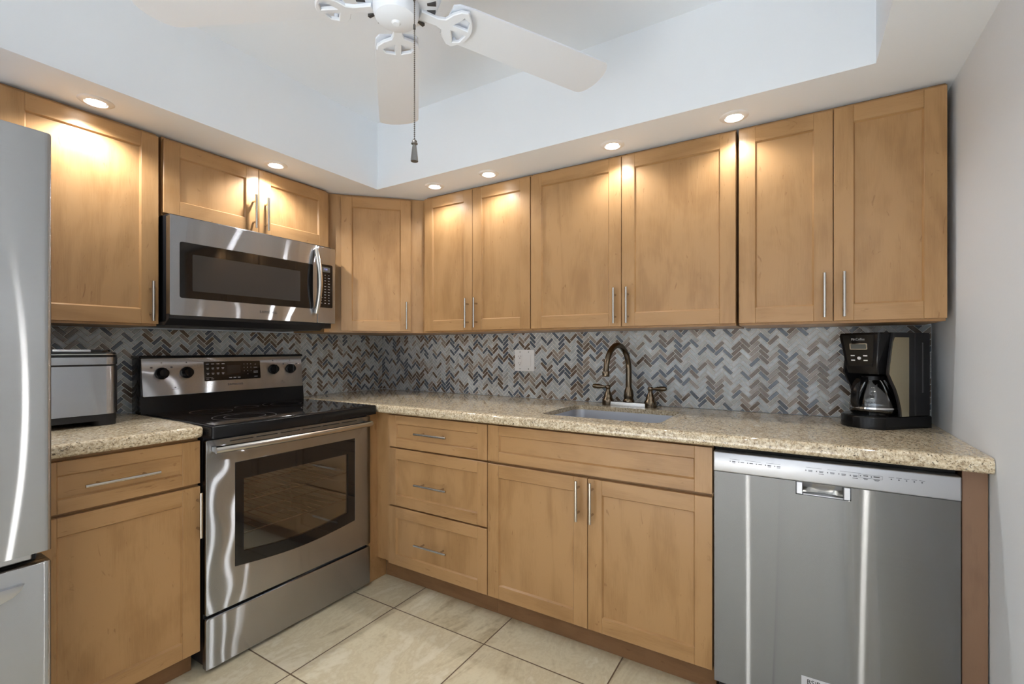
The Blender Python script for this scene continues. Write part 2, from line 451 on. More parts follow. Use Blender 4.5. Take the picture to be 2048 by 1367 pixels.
# wall behind the camera; its window is added, unseen, sized for the light
b = B()
prism(b, [(-3.05, 0), (RX + .05, 0), (RX + .05, 2.5), (-3.05, 2.5)], XZ, -5.55, -5.49, holes=[[(-.6, .8), (.3, .8), (.3, 2.1), (-.6, 2.1)]])
struct(link('wall_front', b, wall_m))
b = B(); bx(b, -3.05, -2.99, -5.5, -2.95, 0, 2.5); struct(link('wall_far_left', b, wall_m))
b = B()
prism(b, [(-.6, .8), (.3, .8), (.3, 2.1), (-.6, 2.1)], XZ, -5.54, -5.50, holes=[[(-.55, .85), (-.175, .85), (-.175, 2.05), (-.55, 2.05)], [(-.125, .85), (.25, .85), (.25, 2.05), (-.125, 2.05)]])
struct(link('added_window', b, white_paint))  # unseen window frame, added to let daylight in
b = B()
prism(b, [(-5.22, .05), (-2.82, .05), (-2.82, 2.25), (-5.22, 2.25)], YZ, RX + .01, RX + .05, holes=[[(-5.16, .11), (-4.05, .11), (-4.05, 2.19), (-5.16, 2.19)], [(-3.99, .11), (-2.88, .11), (-2.88, 2.19), (-3.99, 2.19)]])
struct(link('added_patio_door', b, white_paint))  # unseen patio door frame, opening added to light the range wall
# ceiling: soffit ring with a recessed tray over the kitchen, flat beyond
TX0, TX1, TY0, TY1 = .556, 2.703, -2.42, -.545
b = B()
prism(b, [(0, -2.95), (RX, -2.95), (RX, 0), (0, 0)], XY, ZS, ZC, holes=[[(TX0, TY0), (TX1, TY0), (TX1, TY1), (TX0, TY1)]])
bx(b, -3.05, RX + .05, -5.55, .05, ZC, ZC + .06)
struct(link('ceiling', b, ceil_m))

# ------------------------------------------------------------------ backsplash (herringbone mosaic)
def herringbone(width, z0, z1, seed):
    rnd = random.Random(seed)
    Lt, Wt, g = .0513, .0171, .00075
    bm = B()
    c = math.cos(PI / 4)
    def tile(a0, b0, a1, b1):
        cx, cy = (a0 + a1) / 2, (b0 + b1) / 2
        X, Z = (cx - cy) * c, (cx + cy) * c
        if X < -.05 or X > width + .05 or Z < -.05 or Z > z1 - z0 + .05: return
        k = rnd.random()
        mi = 0 if k < .36 else 1 if k < .50 else 2 if k < .70 else 3 if k < .87 else 4
        tx, ty = rnd.uniform(-.00035, .00035), rnd.uniform(-.00035, .00035)
        lo = [(a0 + g, b0 + g), (a1 - g, b0 + g), (a1 - g, b1 - g), (a0 + g, b1 - g)]
        q = .0021
        hi = [(a0 + q, b0 + q), (a1 - q, b0 + q), (a1 - q, b1 - q), (a0 + q, b1 - q)]
        va = [bm.verts.new(((p - r) * c, -.0055, (p + r) * c + z0)) for p, r in lo]
        vb = [bm.verts.new(((p - r) * c, -.0080 + (tx if i in (0, 3) else -tx) * .6 + (ty if i < 2 else -ty) * .6, (p + r) * c + z0)) for i, (p, r) in enumerate(hi)]
        for i in range(4):
            f = bm.faces.new((va[i], va[(i + 1) % 4], vb[(i + 1) % 4], vb[i])); f.material_index = mi
        f = bm.faces.new(vb); f.material_index = mi
    nk = int((z1 - z0) / (Wt * 1.414)) + 6
    nj = int(width / (Lt * 1.414)) + 4
    for j in range(-3, nj):
        for k in range(-8, nk):
            ox, oy = k * Wt + j * Lt, k * Wt - j * Lt
            tile(ox, oy, ox + Lt, oy + Wt)
            tile(ox + Lt, oy + Wt - Lt, ox + Lt + Wt, oy + Wt)
    for co, no in (((.0005, 0, 0), (-1, 0, 0)), ((width - .0005, 0, 0), (1, 0, 0)), ((0, 0, z0 + .0005), (0, 0, -1)), ((0, 0, z1 - .0005), (0, 0, 1))):
        bmesh.ops.bisect_plane(bm, geom=bm.verts[:] + bm.edges[:] + bm.faces[:], plane_co=co, plane_no=no, clear_outer=True)
    bx(bm, 0, width, -.0062, -.0005, z0, z1, mat=5)
    bmesh.ops.recalc_face_normals(bm, faces=bm.faces[:])
    return bm
o = link('backsplash', herringbone(RX - .004, .9155, 1.281, 3), TILES + [grout_m])
o.location = (.002, 0, 0)
tag(o, 'grey and brown herringbone mosaic backsplash behind the sink', 'backsplash')
o = link('backsplash', herringbone(1.99, .9155, 1.281, 5), TILES + [grout_m])
o.location = (0, -2.0, 0); o.rotation_euler = (0, 0, R(90))
tag(o, 'herringbone mosaic backsplash behind the black cooktop range', 'backsplash')

# ------------------------------------------------------------------ cabinets
def shaker(bm, x0, x1, z0, z1, yf, st=.057, th=.019, rec=.009):
    """door or drawer front, face at y=yf (facing -y); material 0 upright, 1 level grain"""
    yb = yf + th; e = .0012
    bx(bm, x0, x0 + st, yf, yb, z0, z1, 0, e); bx(bm, x1 - st, x1, yf, yb, z0, z1, 0, e)
    rl = min(st, (z1 - z0) * .27)
    bx(bm, x0 + st, x1 - st, yf, yb, z1 - rl, z1, 1, e); bx(bm, x0 + st, x1 - st, yf, yb, z0, z0 + rl, 1, e)
    # bevelled inner lip and recessed panel
    a0, a1, c0, c1 = x0 + st, x1 - st, z0 + rl, z1 - rl
    lip = .004
    v = [bm.verts.new(p) for p in ((a0, yf + .003, c0), (a1, yf + .003, c0), (a1, yf + .003, c1), (a0, yf + .003, c1))]
    w = [bm.verts.new(p) for p in ((a0 + lip, yf + rec, c0 + lip), (a1 - lip, yf + rec, c0 + lip), (a1 - lip, yf + rec, c1 - lip), (a0 + lip, yf + rec, c1 - lip))]
    for i in range(4):
        f = bm.faces.new((v[i], v[(i + 1) % 4], w[(i + 1) % 4], w[i])); f.material_index = 0 if i % 2 else 1
    f = bm.faces.new(w); f.material_index = 0 if (z1 - z0) > .2 else 1
    bx(bm, x0 + st, x1 - st, yf + rec + .002, yb, z0 + rl, z1 - rl, 0)
    return bm
def bar_pull(parent, yf, kind, x, z, ln=.155):
    bm = B(); so = .030; h = ln / 2; cc = ln * .31
    if kind == 'v':
        cyl(bm, (x, yf - so, z - h), (x, yf - so, z + h), .0055, seg=16)
        for s in (-1, 1): cyl(bm, (x, yf - .0002, z + s * cc), (x, yf - so, z + s * cc), .0045, seg=12)
    else:
        cyl(bm, (x - h, yf - so, z), (x + h, yf - so, z), .0055, seg=16)
        for s in (-1, 1): cyl(bm, (x + s * cc, yf - .0002, z), (x + s * cc, yf - so, z), .0045, seg=12)
    return link('handle', bm, nickel, parent, smooth=True)
def front(root, name, x0, x1, z0, z1, yf, pull=None, st=.057):
    bm = shaker(B(), x0, x1, z0, z1, yf, st)
    d = link(name, bm, [wood_v, wood_h], root)
    if pull: bar_pull(d, yf, *pull)
    return d
def boxpart(root, name, x0, x1, y0, y1, z0, z1, m=None, bev=.001):
    return link(name, bx(B(), x0, x1, y0, y1, z0, z1, 0, bev), m or wood_v, root)
UZ0, UZ1, UF = 1.2905, 2.034, -.325      # upper door bottom, top, face
def upper(label, x0, x1, wallA=False, doors=1, z0=UZ0, hinge='l', pulls=True, bottom=None):
    """x0..x1 along the wall"""
    w = x1 - x0
    root = thing('upper_cabinet', label, 'cabinet', (x0, 0, 0) if not wallA else (0, x0, 0), R(90) if wallA else 0)
    bz = (z0 - .008) if bottom is None else bottom
    boxpart(root, 'body', .001, w - .001, UF + .0205, -.0095, bz, 2.047)
    g = .0015
    if doors == 1:
        hx = w - .030 if hinge == 'l' else .030
        front(root, 'door', g, w - g, z0, UZ1, UF, ('v', hx, z0 + .088))
    else:
        split = doors if isinstance(doors, float) else w / 2
        front(root, 'door', g, split - g, z0, UZ1, UF, ('v', split - .027, z0 + .090))
        front(root, 'door', split + g, w - g, z0, UZ1, UF, ('v', split + .030, z0 + .090))
    return root
upper('maple wall cabinet beside the fridge, left of the microwave', -1.8825, -1.451, True, 1)
upper('short two-door maple cabinet above the microwave', -1.437, -.676, True, .383, z0=1.738, bottom=1.730)
upper('two-door maple wall cabinet right of the angled corner cabinet', .690, 1.379, False, .337)
upper('widest two-door maple wall cabinet, above the faucet', 1.381, 2.2955, False, .457)
upper('two-door maple wall cabinet above the coffee maker', 2.3035, 2.9105, False, .304)
# diagonal corner cabinet
cc = thing('corner_cabinet', 'angled one-door maple wall cabinet in the corner', 'cabinet', (0, 0, 0))
bm = B()
ya = .676
prism(bm, [(.0095, -.0095), (.689, -.0095), (.689, -.285), (.6445, -.285), (.285, -.6445), (.285, -.6745), (.0095, -.6745)][::-1], XY, 1.2825, 2.047)
link('body', bm, wood_v, cc)
# door on the 45 degree face
mid = ((.625 + .3045) / 2, -(.3045 + .625) / 2)
fl = math.hypot(.625 - .3045, .625 - .3045)
bm = shaker(B(), -fl / 2 + .037, fl / 2 - .042, UZ0, UZ1, -.020)
dd = link('door', bm, [wood_v, wood_h], cc, loc=(mid[0], mid[1], 0), rot=(0, 0, R(45)))
bar_pull(dd, -.020, 'v', fl / 2 - .066, UZ0 + .088)

# base cabinets -----------------------------------------------------
BF = -.632
def base(label, x0, x1, wallA=False):
    return thing('base_cabinet', label, 'cabinet', (x0, 0, 0) if not wallA else (0, x0, 0), R(90) if wallA else 0)
# wall A, between fridge and range
r = base('maple base cabinet with drawer and door left of the range', -1.8825, -1.4405, True)
w = .442
boxpart(r, 'body', .001, w - .001, BF + .0205, -.012, .100, .872)
boxpart(r, 'toe_kick', .002, w - .004, -.570, -.555, .0005, .0995, wood_shade)
front(r, 'drawer', .0015, w - .0015, .703, .858, BF, ('h', .2105, .777, .192))
front(r, 'door', .0015, w - .0015, .090, .692, BF, ('v', w - .012, .593, .162))
# corner filler
r = thing('corner_filler', 'maple corner filler strip between the range and the drawer stack', 'cabinet filler', (0, 0, 0))
bm = B()
prism(bm, [(.610, -.674), (.630, -.674), (.630, -.613), (.729, -.613), (.729, -.593), (.610, -.593)], XY, .116, .872)
link('panel', bm, wood_v, r)
bm = B()
prism(bm, [(.610, -.674), (.627, -.674), (.627, -.549), (.610, -.549)], XY, .0005, .1155)
link('base_board', bm, wood_h, r)
# drawer stack
r = base('maple base cabinet with a stack of three drawers', .7300, 1.3395); w = .6095
boxpart(r, 'body', .001, w - .001, BF + .0205, -.012, .116, .872)
boxpart(r, 'toe_kick', -.101, w + .0, -.550, -.535, .0005, .1155, wood_shade)
for z0, z1, hz in ((.7045, .862, .786), (.4135, .6965, .543), (.1175, .4055, .257)):
    front(r, 'drawer', .0015, w - .0025, z0, z1, BF, ('h', w / 2 - .004, hz, .195), st=.052)
# sink base
r = base('wide maple sink base cabinet with false front and two doors', 1.3400, 2.2575); w = .9175
bm = B()
bx(bm, .001, w - .001, -.575, -.012, .116, .60); bx(bm, .001, w - .001, BF + .0205, -.576, .116, .872)
link('body', bm, wood_v, r)
boxpart(r, 'toe_kick', .0, w, -.550, -.535, .0005, .1155, wood_shade)
front(r, 'false_front', .0015, w - .0015, .7065, .862, BF)
front(r, 'door', .0015, w / 2 + .008, .1175, .6945, BF, ('v', w / 2 - .026, .610))
front(r, 'door', w / 2 + .011, w - .0015, .1175, .6945, BF, ('v', w / 2 + .031, .610))
# end panel right of the dishwasher
o = link('end_panel', bx(B(), 2.8755, 2.9265, -.630, -.012, .0005, .872, 0, .001), wood_d)
tag(o, 'dark maple end panel between dishwasher and right wall', 'panel')

# ------------------------------------------------------------------ countertops
def round_edges(bm, test, off=.013, seg=4):
    es = [e for e in bm.edges if test(e)]
    bmesh.ops.bevel(bm, geom=es, offset=off, segments=seg, profile=.5, affect='EDGES')
def both(e, fn): return all(fn(v.co) for v in e.verts)
CZ0, CZ1 = .8735, .914
bm = B()
SX0, SX1, SY0, SY1 = 1.553, 2.058, -.546, -.166
prism(bm, [(.0, -.632), (2.9285, -.632), (2.9285, -.0095), (.0, -.0095)], XY, .8935, CZ1, holes=[rrect(SX0, SX1, SY0, SY1, .045)])
e = 5; ep = [(-.632, CZ1), (-.632, CZ0)]
for cy, cz, a0 in ((-.659, CZ0 + .013, 270), (-.659, CZ1 - .013, 180)):
    for k in range(e + 1):
        a = R(a0 - 90 * k / e); ep.append((cy + .013 * math.cos(a), cz + .013 * math.sin(a)))
prism(bm, ep, YZ, .0, 2.9285)
o = link('countertop', bm, granite_m, smooth=True)
bm = None
tag(o, 'long speckled tan granite countertop around the sink', 'countertop')
bm = B(); cr_ = .022
prism(bm, [(.0095, -1.8825), (.668, -1.8825)] + [(.668 - cr_ + cr_ * math.cos(R(9 * k)), -1.442 - cr_ + cr_ * math.sin(R(9 * k))) for k in range(11)] + [(.0095, -1.442)], XY, CZ0, CZ1)
round_edges(bm, lambda e: abs(e.verts[0].co.z - e.verts[1].co.z) < 1e-5 and len(e.link_faces) == 2 and both(e, lambda c: c.x > .05 and (c.x > .6675 or c.y > -1.4425 or (c.x > .645 and c.y > -1.4645))), .012, 4)
o = link('countertop', bm, granite_m, smooth=True)
tag(o, 'short granite countertop under the bread maker', 'countertop')

# ------------------------------------------------------------------ sink
sk = thing('sink', 'undermount stainless steel sink set in the granite', 'sink', ((SX0 + SX1) / 2, (SY0 + SY1) / 2, 0))
bm = B()
hx, hy = (SX1 - SX0) / 2 + .004, (SY1 - SY0) / 2 + .004
def ring(dx, r, z): return [bm.verts.new((p[0], p[1], z)) for p in rrect(-hx + dx, hx - dx, -hy + dx, hy - dx, r)]
rs = [ring(-.02, .07, .8930), ring(0, .05, .8930), ring(.004, .05, .80), ring(.012, .05, .715), ring(.03, .045, .695), ring(.07, .03, .690)]
for a, c in zip(rs, rs[1:]):
    n = len(a)
    for i in range(n): bm.faces.new((a[i], a[(i + 1) % n], c[(i + 1) % n], c[i]))
bm.faces.new(rs[-1])
bmesh.ops.recalc_face_normals(bm, faces=bm.faces[:])
link('basin', bm, sink_m, sk, smooth=True)
bm = B(); lathe(bm, [(0, .6905), (.042, .6905), (.042, .693), (.03, .692), (0, .6915)], (0, .05, 0)); link('drain', bm, chrome, sk, smooth=True)

# ------------------------------------------------------------------ faucet
fx, fy = 1.795, -.090
fa = thing('faucet', 'antique bronze gooseneck faucet with two levers behind the sink', 'faucet', (fx, fy, CZ1))
bm = B(); prism(bm, rrect(-.128, .128, -.021, .024, .020), XY, .0005, .021, bev=.005, seg=2)
link('deck_plate', bm, steel_plain, fa, smooth=True)
sp = B()
lathe(sp, [(.0, .022), (.027, .022), (.027, .030), (.022, .038), (.024, .055), (.021, .075), (.0145, .092), (.013, .10), (0, .10)], seg=28)
pts = [(0, 0, .09), (0, 0, .14), (0, 0, .178)]
RA = .108; dirv = Vector((-.16, -.987, 0))
for k in range(1, 15):
    a = PI * k / 15 * 1.02
    p = dirv * (RA - RA * math.cos(a)) + Vector((0, 0, .178 + RA * 1.08 * math.sin(a))); pts.append(tuple(p))
e = Vector(pts[-1]); pts.append(tuple(e + Vector((dirv.x * .004, dirv.y * .004, -.03))))
tube(sp, pts, [.0142] * 3 + [.0136] * 10 + [.0128] * (len(pts) - 13), 20)
tip = Vector(pts[-1]); tube(sp, [tip + Vector((0, 0, .012)), tip + Vector((0, 0, .008)), tip - Vector((0, 0, .008)), tip - Vector((0, 0, .012))], [.0138, .0168, .0168, .015], 20)
link('spout', sp, bronze, fa, smooth=True)
for s in (-1, 1):
    h = B(); cx = s * .105
    lathe(h, [(0, .0006), (.029, .0006), (.0295, .018), (.0285, .028), (.0225, .036), (.021, .046), (.0175, .056), (.011, .070), (.0095, .078), (.0135, .084), (.0135, .092), (.009, .099), (0, .101)], (cx, 0, 0), 24)
    q = [Vector((cx + s * t, -t * .12, .088 + t * .06)) for t in (.008, .02, .032, .05, .066, .076, .079)]
    tube(h, q, [.006, .006, .0095, .0125, .0115, .0085, .003], 16)
    link('lever_handle', h, bronze, fa, smooth=True)

# ------------------------------------------------------------------ outlet
ou = thing('wall_outlet', 'white double gang outlet and rocker switch on the mosaic', 'outlet', (1.162, -.0088, 1.126))
bm = B(); prism(bm, rrect(-.0645, .0645, -.061, .061, .004, 3), XZ, 0, -.006, bev=.002, seg=2); link('cover_plate', bm, white_plastic, ou)
rc = B(); prism(rc, rrect(-.0445, -.0115, -.034, .034, .003, 3), XZ, -.0062, -.0085, bev=.0008)
rco = link('receptacle', rc, white_plastic, ou)
for z in (-.019, .019):
    sl = B()
    bx(sl, -.0355, -.0335, -.0092, -.0086, z + .001, z + .008); bx(sl, -.0225, -.0205, -.0092, -.0086, z + .001, z + .008)
    cyl(sl, (-.028, -.0086, z - .006), (-.028, -.0092, z - .006), .0026, seg=12)
    link('socket', sl, dark_print, rco)
bm = B(); prism(bm, rrect(.0115, .0445, -.034, .034, .003, 3), XZ, -.0062, -.0088, bev=.0008); link('rocker_switch', bm, white_plastic, ou)
for x in (-.028, .028):
    for z in (-.048, .048):
        bm = B(); cyl(bm, (x, -.006, z), (x, -.0068, z), .0028, seg=12); link('screw', bm, steel_plain, ou)

# ------------------------------------------------------------------ ceiling downlights
LIGHTS = [(.413, -1.670, 'recessed ceiling light above the left wall cabinet by the fridge'),
          (.413, -1.025, 'recessed ceiling light above the microwave cabinet'),
          (.858, -.428, 'recessed ceiling light nearest the corner cabinet, above the sink-side cabinets'),
          (1.200, -.422, 'recessed ceiling light second from the corner, above the narrow two-door cabinet'),
          (1.830, -.416, 'recessed ceiling light above the widest cabinet, over the faucet'),
          (2.298, -.414, 'recessed ceiling light nearest the right wall')]
LIGHTS += [(2.815, -1.50, 'recessed ceiling light over the right wall, beside the fan'),
           (2.170, -2.56, 'recessed ceiling light behind the fan, nearer the right wall'),
           (1.150, -2.56, 'recessed ceiling light behind the fan, nearer the fridge'),
           (.413, -2.40, 'added recessed light above the refrigerator, out of view')]  # last one is an unseen lamp added to light the refrigerator
for x, y, lab in LIGHTS:
    t = thing('recessed_light', lab, 'ceiling light', (x, y, ZS), group='recessed lights in the soffit')
    bm = B(); lathe(bm, [(.030, -.0035), (.032, -.0065), (.036, -.0065), (.047, -.003), (.050, -.0004)], seg=40)
    link('trim_ring', bm, white_paint, t, smooth=True)
    bm = B(); lathe(bm, [(.0, -.0046), (.018, -.0046), (.0245, -.0038), (.026, -.0025)], seg=32)
    link('lens', bm, lamp_m, t, smooth=True)
    bm = B(); lathe(bm, [(.0262, -.002), (.030, -.0036)], seg=32)
    link('gasket', bm, plain('lamp_gasket', s2l(150, 150, 150), .5), t, smooth=True)
    ld = bpy.data.lights.new('downlight', 'SPOT'); ld.energy = SPOT_W * (1.5 if x < .5 else .54 if y > -.5 else 1.0); ld.color = SPOT_COL
    ld.spot_size = R(150); ld.spot_blend = .7; ld.shadow_soft_size = .014
    lo = bpy.data.objects.new('downlight', ld); COL.objects.link(lo); lo.parent = t; lo.location = (0, 0, -.03)

# ------------------------------------------------------------------ range
rg = thing('range', 'stainless electric range with black glass cooktop', 'stove', (0, -1.4355, 0), R(90))
w = .7575     # local x 0..w, front -y
bm = B()
bx(bm, .004, w - .004, -.070, -.030, .03, .868); bx(bm, .004, .05, -.628, -.070, .03, .868); bx(bm, w - .05, w - .004, -.628, -.070, .03, .868)
bx(bm, .05, w - .05, -.628, -.070, .780, .868); bx(bm, .05, w - .05, -.628, -.070, .03, .300)
link('body', bm, black_satin, rg)
bm = B(); bx(bm, .056, w - .056, -.600, -.0715, .3005, .306); bx(bm, .056, w - .056, -.077, -.0715, .306, .775)
bx(bm, .0505, .056, -.600, -.0715, .306, .775); bx(bm, w - .056, w - .0505, -.600, -.0715, .306, .775); bx(bm, .056, w - .056, -.6, -.0715, .775, .7795)
link('oven_cavity', bm, oven_in, rg)
# cooktop
bm = B()
prism(bm, rrect(-.0005, w + .0005, -.702, -.105, .012, 4), XY, .8685, .912, bev=.006, seg=3)
ct = link('cooktop', bm, black_plastic, rg, smooth=True)
bm = B(); bx(bm, .018, w - .018, -.680, -.120, .9121, .9140, 0, .0008); gl = link('glass_top', bm, black_gloss, ct)
bm = B()
def ringline(bm, cx, cy, r, z, wd=.0011, seg=56):
    a = [bm.verts.new((cx + (r - wd) * math.cos(2 * PI * k / seg), cy + (r - wd) * math.sin(2 * PI * k / seg), z)) for k in range(seg)]
    c = [bm.verts.new((cx + (r + wd) * math.cos(2 * PI * k / seg), cy + (r + wd) * math.sin(2 * PI * k / seg), z)) for k in range(seg)]
    for k in range(seg): bm.faces.new((a[k], a[(k + 1) % seg], c[(k + 1) % seg], c[k]))
for cx, cy, r in ((.205, -.535, .115), (.205, -.535, .075), (.560, -.535, .085), (.205, -.265, .08), (.555, -.265, .105), (.555, -.265, .07), (.38, -.225, .05)):
    ringline(bm, cx, cy, r, .9143)
link('burner_rings', bm, plain('burner_print', (.11, .11, .11, 1), .4), ct)
# back guard
bm = B()
bx(bm, .004, w - .004, -.095, -.012, .9005, 1.150, 0, .006, 2)
prism(bm, [(-.112, .912), (-.096, .912), (-.096, .988), (-.104, .988)], YZ, .001, w - .001)
bg = link('back_guard', bm, black_plastic, rg, smooth=True)
tl = math.atan2(.018, .170)
def bgp(a, b_, t):      # point on the tilted control panel, t out of the face
    return (a, -.113 + (b_ - .985) * math.tan(tl) - t, b_)
bm = B(); prism(bm, rrect(.006, w - .006, .985, 1.157, .006, 3), lambda a, b_, t: bgp(a, b_, t), -.012, 0, bev=.002)
cp = link('control_panel', bm, steel_flat, rg)
bm = B(); bx(bm, .0, w, -.100, -.014, 1.1505, 1.162, 0, .003); link('top_cap', bm, black_plastic, bg)
def Y(y): return y + 1.4355
for ky in (-1.355, -1.258, -.851, -.755):
    bm = B(); c0 = Vector(bgp(Y(ky), 1.084, 0)); nrm = Vector((0, -math.cos(tl), -math.sin(tl) * -1)).normalized()
    nrm = Vector((0, -math.cos(tl), math.sin(tl)))
    tube(bm, [c0 + nrm * .0003, c0 + nrm * .006, c0 + nrm * .008, c0 + nrm * .024, c0 + nrm * .027], [.026, .026, .0225, .020, .017], 28)
    k = link('knob', bm, black_plastic, rg, smooth=True)
    bm = B(); q = c0 + nrm * .0275
    bx(bm, q.x - .0035, q.x + .0035, q.y - .006, q.y + .004, q.z - .021, q.z + .021, 0, .002); link('grip', bm, black_plastic, k)
# black display glass with printed keys
bm = B(); prism(bm, rrect(Y(-1.186), Y(-.921), 1.041, 1.131, .003, 3), bgp, .0002, .0022, bev=.0006); dp = link('display_panel', bm, black_gloss, cp)
bm = B()
def mark(bm, x, z, wd, ht, t=.0026):
    v = [bm.verts.new(bgp(x + a, z + c, t)) for a, c in ((-wd / 2, -ht / 2), (wd / 2, -ht / 2), (wd / 2, ht / 2), (-wd / 2, ht / 2))]
    bm.faces.new(v)
for i in range(4):
    mark(bm, Y(-1.172) + i * .0235, 1.120, .013, .0028)
    for z in (1.101, 1.096): mark(bm, Y(-1.171) + i * .0225, z, .012 - .003 * (z < 1.1), .0024)
    for z in (1.076, 1.071): mark(bm, Y(-1.171) + i * .0225, z, .012 - .004 * (z < 1.072), .0024)
link('oven_key_marking', bm, grey_print, dp)
bm = B()
for x, wd in ((-1.165, .03), (-1.173, .012), (-1.152, .012)): mark(bm, Y(x), 1.055 if wd > .02 else 1.049, wd, .0016)
link('lock_key_marking', bm, grey_print, dp)
bm = B()
for i in range(3): mark(bm, Y(-1.070) + i * .020, 1.051, .013, .004)
link('timer_key_marking', bm, grey_print, dp)
bm = B()
for r_ in range(3):
    for i in range(3): mark(bm, Y(-1.003) + i * .017, 1.116 - r_ * .017, .0028, .0034)
mark(bm, Y(-.986), 1.066, .003, .0034)
link('number_key_marking', bm, grey_print, dp)
bm = B()
for z, wd, ht in ((1.114, .006, .002), (1.098, .018, .0022), (1.078, .022, .0022), (1.072, .022, .0022), (1.052, .016, .0026)): mark(bm, Y(-.946), z, wd, ht)
link('start_key_marking', bm, grey_print, dp)
bm = B()
mark(bm, Y(-1.052), 1.092, .064, .040); link('clock_display', bm, plain('clock_dark', (.02, .02, .022, 1), .1), dp)
for ky in (-1.355, -1.258, -.851, -.755):
    bm = B()
    for k in range(10):
        a = R(-60 + k * 33); mark(bm, Y(ky) + .031 * math.sin(a), 1.084 + .031 * math.cos(a), .0022, .0022, .0004)
    mark(bm, Y(ky), 1.084 + .046, .005, .005, .0004)
    if ky in (-1.355, -.755):
        for s in (-1, 1): mark(bm, Y(ky) + s * .038, 1.084 + .026, .008, .006, .0004)
    link('dial_marking', bm, dark_print, cp)
for x in (-1.306, -.803):
    bm = B(); mark(bm, Y(x), 1.020, .006, .005, .0004); mark(bm, Y(x), 1.012, .028, .0018, .0004); link('hot_surface_marking', bm, dark_print, cp)
text('lettering', 'SAMSUNG', .0135, Matrix.Translation(bgp(Y(-1.047), 1.0185, .0006)) @ Matrix.Rotation(R(90) - tl, 4, 'X'), dark_print, cp, spacing=1.25)
# oven door
DY = -.655
ol = [(Y(-1.331), .757), (Y(-1.331), .361)]
n = 14
for k in range(1, n):
    t = k / n; ol.append((Y(-1.331) + t * .557, .361 - .022 * math.sin(PI * t)))
ol += [(Y(-.774), .361), (Y(-.774), .757)]
bm = B()
prism(bm, rrect(.002, w - .002, .216, .856, .006, 2), XZ, -.6305, DY, holes=[ol], bev=.003, seg=2)
dr = link('oven_door', bm, steel_w, rg)
il = [(Y(-1.300), .690), (Y(-1.300), .408)]
for k in range(1, n):
    t = k / n; il.append((Y(-1.300) + t * .486, .408 - .020 * math.sin(PI * t)))
il += [(Y(-.814), .408), (Y(-.814), .690)]
bm = B(); prism(bm, ol, XZ, -.640, DY - .001, holes=[il]); wf = link('window_border', bm, black_gloss, dr)
bm = B(); prism(bm, il, XZ, -.648, -.652); link('window_pane', bm, oven_glass, wf)
bm = B()
pp = []
for k in range(17):
    t = k / 16; pp.append((Y(-1.418) + t * .715, -.690 - .020 * math.sin(PI * t), .824))
tube(bm, pp, .0135, 18)
for t in (.012, .703): bx(bm, Y(-1.418) + t - .009, Y(-1.418) + t + .009, -.692, DY - .0005, .813, .835, 0, .003)
link('handle', bm, steel_plain, dr, smooth=True)
bm = B()
for k in range(6): bx(bm, .085 + k * .100, .172 + k * .100, DY - .0008, DY - .0001, .8415, .8445)
link('vent_slots', bm, black_matte, dr)
bm = B(); prism(bm, rrect(.002, w - .002, .016, .203, .006, 2), XZ, -.6305, DY, bev=.004, seg=2); link('storage_drawer', bm, steel_w, rg)
bm = B(); bx(bm, .03, w - .03, -.6, -.05, .0005, .029); link('plinth', bm, black_matte, rg)
# oven racks
for z in (.455, .585):
    bm = B()
    y0, y1 = -.59, -.10
    for k in range(17):
        x = .075 + k * (w - .15) / 16; tube(bm, [(x, y0, z), (x, y1, z)], .0022, 6)
    for y in (y0, y1, (y0 + y1) / 2): tube(bm, [(.0575, y, z - .004), (w - .0575, y, z - .004)], .003, 8)
    o = link('oven_rack', bm, nickel, smooth=True, loc=(0, -1.4355, 0), rot=(0, 0, R(90)))
    tag(o, 'wire oven rack behind the oven window, %s one' % ('lower' if z < .5 else 'upper'), 'oven rack', 'oven racks')

# ------------------------------------------------------------------ microwave
mw = thing('microwave', 'stainless over-the-range microwave under the short cabinet', 'microwave', (0, -1.449, 0), R(90))
w = .757; MF = -.405; Ym = lambda y: y + 1.449
bm = B(); bx(bm, .014, w - .003, -.372, -.012, 1.300, 1.7285, 0, .003)
prism(bm, [(-.372, 1.300), (-.372, 1.330), (-.398, 1.330), (-.396, 1.312), (-.360, 1.287), (-.03, 1.287), (-.03, 1.300)], YZ, .003, w - .06)
link('body', bm, black_satin, mw)
win = rrect(Ym(-1.412), Ym(-.826), 1.395, 1.617, .008, 4)
bm = B(); prism(bm, rrect(.003, Ym(-.802), 1.325, 1.717, .004, 2), XZ, -.3725, MF, holes=[win], bev=.003, seg=2); md = link('door', bm, steel_w, mw)
bm = B(); prism(bm, win, XZ, -.378, MF - .0008); wn = link('window', bm, black_gloss, md)
bm = B(); prism(bm, rrect(Ym(-1.368), Ym(-.897), 1.425, 1.573, .004, 3), XZ, MF - .0009, MF - .0013); link('window_mesh', bm, pane_grey, wn)
bm = B(); pp = []
for k in range(15):
    t = k / 14; pp.append((Ym(-.815), MF - .012 - .030 * math.sin(PI * t), 1.372 + t * .322))
tube(bm, pp, [.010] + [.0125] * 13 + [.010], 16); link('handle', bm, steel_plain, md, smooth=True)
bm = B(); prism(bm, rrect(Ym(-.800), w - .001, 1.325, 1.717, .004, 2), XZ, -.3725, MF + .001, bev=.003, seg=2); mc = link('control_panel', bm, steel_flat, mw)
bm = B(); prism(bm, rrect(Ym(-.797), Ym(-.712), 1.405, 1.627, .006, 4), XZ, MF + .0008, MF - .0008); kp = link('keypad', bm, black_gloss, mc)
bm = B(); bx(bm, Ym(-.786), Ym(-.728), MF - .0014, MF - .0009, 1.588, 1.614); cl = link('clock_display', bm, lcd, kp)
text('digits', '7:58', .013, up(Ym(-.755), MF - .0016, 1.602), lcd_on, cl)
bm = B(); rn = random.Random(2)
